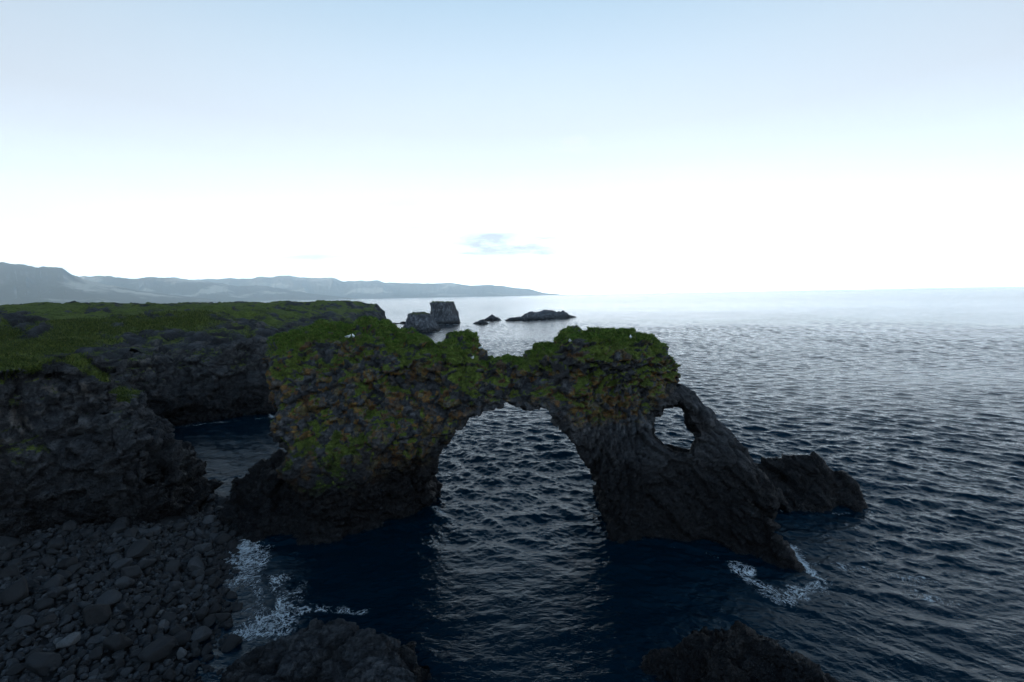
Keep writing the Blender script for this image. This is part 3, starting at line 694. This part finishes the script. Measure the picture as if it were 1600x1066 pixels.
sea_rock('sea_stack', (p[0]-14, p[1]-3, -1), (p[0]+17, p[1]+20, 10), .33, stack_field(p[0]-.6, p[1] + 6, 4.3, 4.6, 7.3, .85, -.05, -.02),
         [((1.6, 1.6, 3.5), .35, .3, .25), ((.8, .8, 1.6), .18, .3, .12)], (.35, 4), M_FAR, 'lower dark sea stack with rounded top standing nearest the grassy headland', 'sea stack', 'sea stacks off the headland', topmoss(6.6, .55), 3)
sea_rock('sea_stack', (q[0]-14, q[1]-3, -1), (q[0]+17, q[1]+24, 15), .36, stack_field(q[0]-.0, q[1] + 8, 6.2, 6.2, 11.2, .34, -.05, -.10),
         [((1.5, 1.5, 5), .35, .3, .25), ((.8, .8, 2.2), .18, .3, .12)], (.35, 4), M_FAR, 'taller grey sea stack with flat mossy top and flared right side', 'sea stack', 'sea stacks off the headland', topmoss(11, .9), 4)
def skerry_field(pts, sl, seed):
    def f(X, Y, Z):
        h = ridge_h(X[:,:,0], Y[:,:,0], pts, sl) + .8 * fbm(X[:,:,0], Y[:,:,0], X[:,:,0]*0, 4, 3, seed)
        return (Z - h[:, :, None]) / 1.4
    return f
def wp(px, py, z, dy=0):            # a ridge point: stands over the water seen at that pixel
    a = at_z(px, py); k = 1 + dy / a[1]; return (a[0] * k, a[1] + dy, z)
LS = [((1.8, 1.8, 1.4), .4, .4, .2), ((.8, .8, .7), .15, .3, .1)]
for pts, lab in (([wp(740, 506, .4, 2), wp(752, 507, 2.6, 3), wp(764, 506, .5, 2)], 'small pointed dark skerry left of the others, nearer the shore'),
                 ([wp(759, 501, .6, 3), wp(769, 501, 3.1, 4), (wp(785, 501, .5, 4))], 'small low skerry just behind the nearer pointed one')):
    xs = [a[0] for a in pts]; ys = [a[1] for a in pts]
    sea_rock('skerry', (min(xs)-7, min(ys)-7, -1), (max(xs)+7, max(ys)+8, 6), .3, skerry_field(pts, (.75, .75), 5), LS, (.2, 3), M_FAR, lab, 'skerry', 'skerries in the bay', None, 6)
pts = [wp(796, 502, .8, 4), wp(812, 501.5, 2.6, 6), wp(832, 500.5, 4.0, 7), wp(848, 499.5, 5.2, 8), wp(864, 499, 4.6, 9), wp(880, 498, 3.8, 9), wp(897, 497, .8, 10)]
sea_rock('skerry', (min(a[0] for a in pts)-9, pts[0][1]-16, -1), (pts[-1][0]+9, pts[-1][1]+16, 9), .42, skerry_field(pts, (.6, .7), 8), LS, (.3, 4), M_FAR, 'long low grey skerry, longest rock in the bay', 'skerry', 'skerries in the bay', None, 7)
pts = [wp(614, 507, .5, 3), wp(632, 506, 1.0, 3)]
sea_rock('skerry', (pts[0][0]-5, pts[0][1]-7, -1), (pts[1][0]+5, pts[1][1]+8, 3), .3, skerry_field(pts, (.6, .7), 18), LS, (.1, 4), M_FAR, 'low dark ledge between the headland tip and the lower sea stack', 'skerry', 'skerries in the bay', None, 8)

# rocks in the foreground, under the viewer
def dome_field(pts, sl, seed, rough=.5):
    def f(X, Y, Z):
        h = ridge_h(X[:,:,0], Y[:,:,0], pts, sl) + rough * fbm(X[:,:,0], Y[:,:,0], X[:,:,0]*0, 1.8, 4, seed)
        return (Z - h[:, :, None]) / 1.5 + .15 * vn(X/1.2, Y/1.2, Z/1.2, seed + 3)
    return f
LF = [((1.2, .8, .8), .10, .35, .10), ((.5, .34, .4), .05, .35, .06), ((.22, .16, .2), .03, .3, .025)]
a1 = [(-12, 13, .8), (-10.2, 14.8, 1.15), (-8.2, 16.0, 1.65), (-6.7, 16.0, 1.8), (-4.7, 15.1, 1.75), (-3.2, 13.7, 1.6), (-2.6, 11.4, 1.6)]
sea_rock('foreground_rock', (-15, 8, -.8), (0, 21, 4.4), .075, dome_field(a1, (2.0, .5), 31, .25), LF, (.15, 1.6), M_SHORE, 'cracked grey shore rock at the bottom edge beside the boulder beach', 'rock', None, None, 9)
a2 = [(5.9, 13.4, .9), (6.8, 15.0, 1.3), (8.0, 15.7, 1.5), (9.1, 15.4, 1.4), (10.1, 14.0, 1.2), (10.4, 12.2, 1.1), (10.5, 11, 1.1)]
sea_rock('foreground_rock', (2, 9, -.8), (12.5, 20, 3.4), .09, dome_field(a2, (2.0, .5), 37, .2), LF, (.12, 1.6), M_ROCK, 'nearly black wet rock rising from the water at the bottom edge right of centre', 'rock', None, None, 10)

# ------------------------------------------------------------------ boulder beach
SHORE = [(-8.5, 6), (-10.5, 12), (-11.6, 16), (-12.6, 19), (-14.6, 22), (-16.0, 24.5), (-17.0, 26.5), (-18.5, 28.5)]
def shore_x(y): return np.interp(y, [s[1] for s in SHORE], [s[0] for s in SHORE])
def beach_z(x, y):
    d = shore_x(y) - x
    return np.clip(-.15 + .22 * d, -.6, 1.0) + .12 * np.clip(d - 5, 0, 12) + .10 * vn(x/1.7, y/1.7, x*0, 6)
xs = np.arange(-40, -6, .25); ys = np.arange(4, 31, .25); X, Y = np.meshgrid(xs, ys, indexing='ij')
Vb = np.stack([X, Y, beach_z(X, Y) - .12], -1).reshape(-1, 3); i, j = np.meshgrid(np.arange(len(xs)-1), np.arange(len(ys)-1), indexing='ij'); a = (i*len(ys)+j).ravel()
def stone_material(name, attr=False):
    m, t, b = mat_new(name); x = T(t)
    v = x.attr('tone') if attr else N(t, 'ShaderNodeAttribute', attribute_type='OBJECT', attribute_name='tone').outputs['Fac']
    n = x.noise(5, 7, .65, x.obj()); n2 = x.noise(40, 3, .6, x.obj())
    c = x.ramp(v, [(0, (.004, .005, .007)), (.4, (.013, .017, .022)), (.75, (.042, .050, .060)), (1, (.11, .12, .13))])
    c = x.mix(x.rng_(n.outputs['Fac'], .3, .7, .55, 0), c, (.012, .013, .015))
    c = x.mix(x.rng_(n.outputs['Fac'], .6, .75, 0, .3), c, (.07, .045, .035))
    x.lk(c, b.inputs['Base Color']); b.inputs['Roughness'].default_value = .8
    nb = x.bump(n.outputs['Fac'], .5, .05); nb = x.bump(n2.outputs['Fac'], .4, .01, nb); x.lk(nb, b.inputs['Normal'])
    return m
M_STONE = stone_material('beach_stone'); M_SHING = stone_material('shingle_stone', True)
me = make_mesh('beach', Vb, np.stack([a, a+len(ys), a+len(ys)+1, a+1], 1), True, {'tone': np.full(len(Vb), .05)})
link('beach', me, M_SHING, kind='structure')
import bmesh
def stone_proto(seed, sub, ang=.5):
    bm = bmesh.new(); bmesh.ops.create_icosphere(bm, subdivisions=sub, radius=1.0); bm.verts.ensure_lookup_table()
    D = np.array([v.co for v in bm.verts]); Fc = np.array([[v.index for v in f.verts] for f in bm.faces]); bm.free()
    D /= np.linalg.norm(D, axis=1, keepdims=True)
    r = np.random.default_rng(seed); K = 11; pn = r.normal(0, 1, (K, 3)); pn /= np.linalg.norm(pn, axis=1, keepdims=True); ph = r.uniform(.55, .95, K)
    c = D @ pn.T; rad = np.where(c > .05, ph / np.maximum(c, .05), 9); k = 7 + 14 * ang
    rr = (np.sum(np.minimum(rad, 9) ** -k, 1) + 1.15 ** -k) ** (-1 / k)
    V = D * rr[:, None]; V += D * (.05 * fbm(V[:,0], V[:,1], V[:,2], .8, 3, seed))[:, None]
    return V * [1, 1, .78], Fc
protos = [stone_proto(s, 4, a) for s, a in zip(range(60, 72), [.1, .2, .3, .5, .8, 1, .4, .2, .6, .9, .3, .15])]
pm = []
for k, (V, Fc) in enumerate(protos):
    me = make_mesh('boulder', V, Fc, True); me.materials.append(M_STONE); pm.append(me)
g = np.random.default_rng(77); placed = []
land_A = {}
def on_beach(x, y):
    return x < shore_x(y) + .3
def land_at(x, y): return float(land_height(np.array([[x]], float), np.array([[y]], float))[1][0, 0])
special = [((216, 872), .72, 5, .35, 'large dark angular boulder upright near the middle of the upper beach'),
           ((189, 896), .50, 9, .62, 'tan squarish boulder below the large dark one'),
           ((148, 976), .70, 4, .12, 'big black boulder standing in the middle of the beach'),
           ((112, 1014), .42, 6, 1.0, 'pale flat topped stone low on the beach near the bottom edge'),
           ((253, 968), .34, 0, .85, 'light oval stone lying among darker ones below centre of the beach'),
           ((282, 1002), .32, 7, 1.0, 'palest small stone near the foreground rock'),
           ((250, 1008), .68, 4, .25, 'large rounded dark boulder left of the palest stone'),
           ((312, 972), .50, 8, .70, 'pale topped boulder near the foot of the foreground rock'),
           ((86, 876), .50, 1, .35, 'round dark boulder under the left cliff at the beach top'),
           ((380, 818), .50, 3, .40, 'lone boulder at the waterline by the low rock neck'),
           ((185, 1010), .60, 10, .08, 'broad black boulder near the bottom of the beach'),
           ((28, 958), .66, 2, .15, 'very broad black boulder at the left edge of the beach'),
           ((72, 1052), .58, 3, .40, 'smooth wide grey boulder at the bottom edge of the beach'),
           ((362, 975), .58, 1, .05, 'wet black boulder washed by the foam beside the foreground rock')]
def put_stone(x, y, r, k, tone, label, lift=.42):
    o = bpy.data.objects.new('boulder', pm[k]); COL.objects.link(o)
    z = float(beach_z(np.array([x]), np.array([y]))[0]); o.location = (x, y, z + r * lift)
    s = g.uniform(.85, 1.15, 3); o.scale = (r*s[0], r*s[1], r*s[2]); o.rotation_euler = (g.uniform(-.5, .5), g.uniform(-.5, .5), g.uniform(0, 6.28))
    o['tone'] = float(tone); o['label'] = label; o['category'] = 'boulder'; o['group'] = 'boulders on the beach'
    placed.append((x, y, r))
for (px, py), r, k, tone, lab in special:
    a = at_z(px, py, .8); put_stone(a[0], a[1], r * .78, k, tone, lab, .45)
def free(x, y, r, f=.82):
    A = np.array(placed); return not len(A) or bool((np.hypot(A[:,0]-x, A[:,1]-y) > f * (A[:,2] + r)).all())
ROCKBOX = lambda x, y: float(ridge_h(np.array([[x]]), np.array([[y]]), a1, (2.0, .5))[0, 0]) > .5
cand = []
while len(cand) < 9000:
    x, y = g.uniform(-31, -9), g.uniform(10.5, 30)
    cand.append((x, y))
dl = land_height(np.array([c[0] for c in cand])[None], np.array([c[1] for c in cand])[None])[1][0]
cand = [(x, y) for (x, y), d in zip(cand, dl) if on_beach(x, y) and d < .2 and not ROCKBOX(x, y)]
n_ind, tries = len(placed), 0
ci = 0
for rad_lo, rad_hi, stop in ((.32, .44, 50), (.23, .32, 140), (.17, .23, 285)):
    while n_ind < stop and ci < len(cand):
        x, y = cand[ci]; ci += 1; r = g.uniform(rad_lo, rad_hi)
        px = 800 + F * x / y
        if px < -60 or not free(x, y, r): continue
        tone = float(np.clip(g.beta(1.5, 2.4), 0, 1)) * .9; k = int(g.integers(0, 12))
        wet = shore_x(y) - x < 1.0
        if wet: tone *= .3
        ton = 'wet black' if wet else ('dark grey' if tone < .3 else 'mid grey' if tone < .55 else 'pale grey')
        if not wet and tone > .55 and tone < .6: tone = .62
        shp = 'angular' if k in (3, 4, 5, 8, 9) else 'rounded'
        zone = ('at the foaming waterline of the beach' if wet else 'at the top of the beach under the cliff' if y > 23.5 else
                'at the bottom left of the beach' if px < 160 and y < 18.5 else 'on the lower beach near the foreground rock' if y < 18.5 else
                'on the left part of the beach' if px < 190 else 'on the middle of the beach')
        sz = {.32: 'big', .23: 'medium', .17: 'small'}[rad_lo]
        put_stone(x, y, r, k, tone, f'{sz} {ton} {shp} boulder {zone}'); n_ind += 1
# the uncountable smaller cobbles between them, one object
lowp = [stone_proto(s, 2, .4) for s in range(80, 88)]
VS_, QS_, TS_ = [], [], []; off = 0; m_ = 0
xs_ = g.uniform(-33, -8, 40000); ys_ = g.uniform(9, 31, 40000); dl = land_height(xs_[None], ys_[None])[1][0]
ok = (xs_ < shore_x(ys_) + .9) & (dl < .6); xs_, ys_ = xs_[ok], ys_[ok]; zs_ = beach_z(xs_, ys_)
PL = np.array(placed)
for x, y, z in zip(xs_[:13000], ys_[:13000], zs_[:13000]):
    r = .07 + .13 * g.random() ** 1.6
    if (np.hypot(PL[:,0]-x, PL[:,1]-y) < PL[:,2]*.75).any(): continue
    V, Fc = lowp[int(g.integers(0, 8))]; a = g.uniform(0, 6.28, 3)
    Rm = np.array(Euler((a[0]*.2, a[1]*.2, a[2])).to_matrix())
    VS_.append((V * (r * g.uniform(.8, 1.2, 3))) @ Rm.T + (x, y, z + g.uniform(-.09, .05))); QS_.append(Fc + off); off += len(V)
    wet = 1 if shore_x(np.array([y]))[0] - x > .9 else .3
    TS_.append(np.full(len(V), g.beta(1.5, 2.4) * wet))
me = make_mesh('cobbles', np.concatenate(VS_), np.concatenate(QS_), True, {'tone': np.concatenate(TS_)})
link('cobbles', me, M_SHING, kind='stuff', label='small grey cobbles filling the gaps between the beach boulders')

# ------------------------------------------------------------------ gulls resting on the arch
from mathutils.bvhtree import BVHTree
BV = BVHTree.FromPolygons([tuple(v) for v in V_ARCH], [tuple(int(i) for i in q) for q in Q_ARCH])
def plain(name, col, rough=.8):
    m, t, b = mat_new(name); x = T(t); n = x.noise(14, 4, .6, x.obj())
    x.lk(x.mix(x.rng_(n.outputs['Fac'], .3, .7), tuple(c * .86 for c in col), col), b.inputs['Base Color']); b.inputs['Roughness'].default_value = rough; return m
def tube(name, pts, rad, mat, parent=None, seg=12, flat=(1, 1), **kw):
    P = np.array(pts, float); Vt = []; d = np.gradient(P, axis=0)
    for k in range(len(P)):
        t = d[k] / np.linalg.norm(d[k]); s = np.cross(t, (0, 0, 1.0)); s = s / np.linalg.norm(s) if np.linalg.norm(s) > 1e-3 else np.array([1, 0, 0.]); u = np.cross(s, t)
        for a in range(seg):
            an = 2 * math.pi * a / seg; Vt.append(P[k] + rad[k] * (flat[0] * math.cos(an) * s + flat[1] * math.sin(an) * u))
    Fq = [(k*seg + a, k*seg + (a+1) % seg, (k+1)*seg + (a+1) % seg, (k+1)*seg + a) for k in range(len(P)-1) for a in range(seg)]
    Fq += [tuple(reversed(range(seg))), tuple(range((len(P)-1)*seg, len(P)*seg))]
    me = bpy.data.meshes.new(name); me.from_pydata([tuple(v) for v in Vt], [], Fq); me.validate()
    me.polygons.foreach_set('use_smooth', [True] * len(me.polygons))
    return link(name, me, mat, parent, **kw)
MG, MW, MBk = plain('gull_white', (.8, .8, .78)), plain('gull_grey_wing', (.30, .33, .36)), plain('gull_beak', (.6, .38, .05))
def gull():
    r = bpy.data.objects.new('gull', None); COL.objects.link(r)
    tube('body', [(-.20, 0, .13), (-.15, 0, .13), (-.06, 0, .13), (.03, 0, .14), (.10, 0, .17), (.135, 0, .215), (.155, 0, .25), (.185, 0, .262), (.21, 0, .258)],
         [.015, .045, .085, .095, .075, .045, .045, .040, .012], MG, r)
    for s in (-1, 1):
        tube('wing', [(.07, s*.075, .17), (-.02, s*.09, .165), (-.12, s*.07, .15), (-.24, s*.02, .14)], [.02, .055, .045, .006], MW, r, 8, (.35, 1))
        tube('leg', [(0, s*.03, .06), (0, s*.03, -.01)], [.007, .007], MBk, r, 6)
    tube('beak', [(.205, 0, .258), (.235, 0, .254), (.255, 0, .245)], [.012, .009, .002], MBk, r, 6)
    return r
def copy_tree(o):
    c = o.copy(); COL.objects.link(c)
    for ch in o.children:
        k = ch.copy(); COL.objects.link(k); k.parent = c
    return c
g0 = None
for k, (px, py, lab) in enumerate([(543, 534, 'white gull highest on the left block of the arch, near its grassy top'), (552, 546, 'white gull just below the highest one on the left block'),
        (751, 547, 'white gull beside the orange boulder on the middle hump of the arch'), (738, 564, 'white gull on a dark ledge lower on the middle hump'),
        (891, 539, 'white gull on the left half of the right grassy block'), (986, 539, 'white gull under the grass edge on the right block')]):
    d = Vector(ray(px, py)).normalized(); hit = BV.ray_cast(Vector((0, 0, CAM_H)), d)
    if hit[0] is None: continue
    o = gull() if g0 is None else copy_tree(g0); g0 = g0 or o
    h2 = BV.ray_cast(hit[0] + Vector((0, .12, 1.2)), Vector((0, 0, -1)))
    o.location = (h2[0] if h2[0] is not None and h2[3] < 1.6 else hit[0]) + Vector((0, 0, -.01)); o.rotation_euler = (0, 0, g.uniform(0, 6.28)); o.scale = (.85,) * 3
    o['label'] = lab; o['category'] = 'bird'; o['group'] = 'gulls resting on the arch'

# ------------------------------------------------------------------ lone walker on the far clifftop
def person(x, y):
    z = float(land_height(np.array([[x]]), np.array([[y]]))[0][0, 0])
    def skinned(name, verts, edges, rad, mat, parent=None):
        me = bpy.data.meshes.new(name); me.from_pydata(verts, edges, []); o = link(name, me, mat, parent)
        o.modifiers.new('skin', 'SKIN'); 
        for k, v in enumerate(me.skin_vertices[0].data): v.radius = (rad[k], rad[k]); v.use_root = k == 0
        s = o.modifiers.new('sub', 'SUBSURF'); s.levels = s.render_levels = 2; return o
    vs = [(0,0,.95),(0,0,1.15),(0,0,1.38),(0,0,1.50),(0,.01,1.60),(0,.02,1.70), (.18,0,1.40),(.24,.02,1.15),(.22,.10,.92),(.22,.12,.84), (-.18,0,1.40),(-.24,.0,1.15),(-.23,.08,.92),(-.23,.10,.84),
          (.10,0,.88),(.11,.06,.50),(.11,-.04,.08),(.12,.08,.04), (-.10,0,.88),(-.11,.12,.50),(-.11,.10,.08),(-.12,.22,.04)]
    ed = [(0,1),(1,2),(2,3),(3,4),(4,5),(2,6),(6,7),(7,8),(8,9),(2,10),(10,11),(11,12),(12,13),(0,14),(14,15),(15,16),(16,17),(0,18),(18,19),(19,20),(20,21)]
    rd = [.14,.13,.16,.06,.09,.09,.065,.05,.04,.035,.065,.05,.04,.035,.095,.065,.045,.04,.095,.065,.045,.04]
    b = skinned('person', vs, ed, rd, plain('dark_clothes', (.03, .03, .04)))
    b['label'] = 'person in dark clothes standing alone far off on the grassy clifftop'; b['category'] = 'person'
    skinned('jacket', [(0,0,.92),(0,0,1.15),(0,0,1.40),(.19,0,1.40),(.245,.02,1.15),(.225,.09,.94),(-.19,0,1.40),(-.245,0,1.15),(-.235,.07,.94)],
            [(0,1),(1,2),(2,3),(3,4),(4,5),(2,6),(6,7),(7,8)], [.17,.155,.18,.08,.065,.055,.08,.065,.055], plain('dark_jacket', (.02, .022, .03)), b)
    skinned('hair', [(0,-.01,1.72),(0,-.02,1.78)], [(0,1)], [.10,.08], plain('dark_hair', (.02, .015, .01)), b)
    b.location = (x, y, z); b.rotation_euler = (0, 0, R(200))
person((359.5-800)/F*235, 235)

# ------------------------------------------------------------------ haze over the bay
HZ = ((-23000, -14500, -12), (23000, 24000, 1200))
me = bpy.data.meshes.new('haze'); b_ = bmesh.new(); bmesh.ops.create_cube(b_, size=1.0)
for v in b_.verts:
    for a in range(3): v.co[a] = HZ[0][a] + (v.co[a] + .5) * (HZ[1][a] - HZ[0][a])
b_.to_mesh(me); b_.free()
hm = bpy.data.materials.new('haze'); hm.use_nodes = True; ht = hm.node_tree; ht.nodes.clear()
pv = N(ht, 'ShaderNodeVolumePrincipled'); pv.inputs['Color'].default_value = (.76, .91, 1, 1); pv.inputs['Density'].default_value = 8.5e-5; pv.inputs['Anisotropy'].default_value = 0.8
ho = N(ht, 'ShaderNodeOutputMaterial'); ht.links.new(pv.outputs[0], ho.inputs['Volume'])
link('haze', me, hm, kind='stuff', label='pale blue sea haze over the bay')
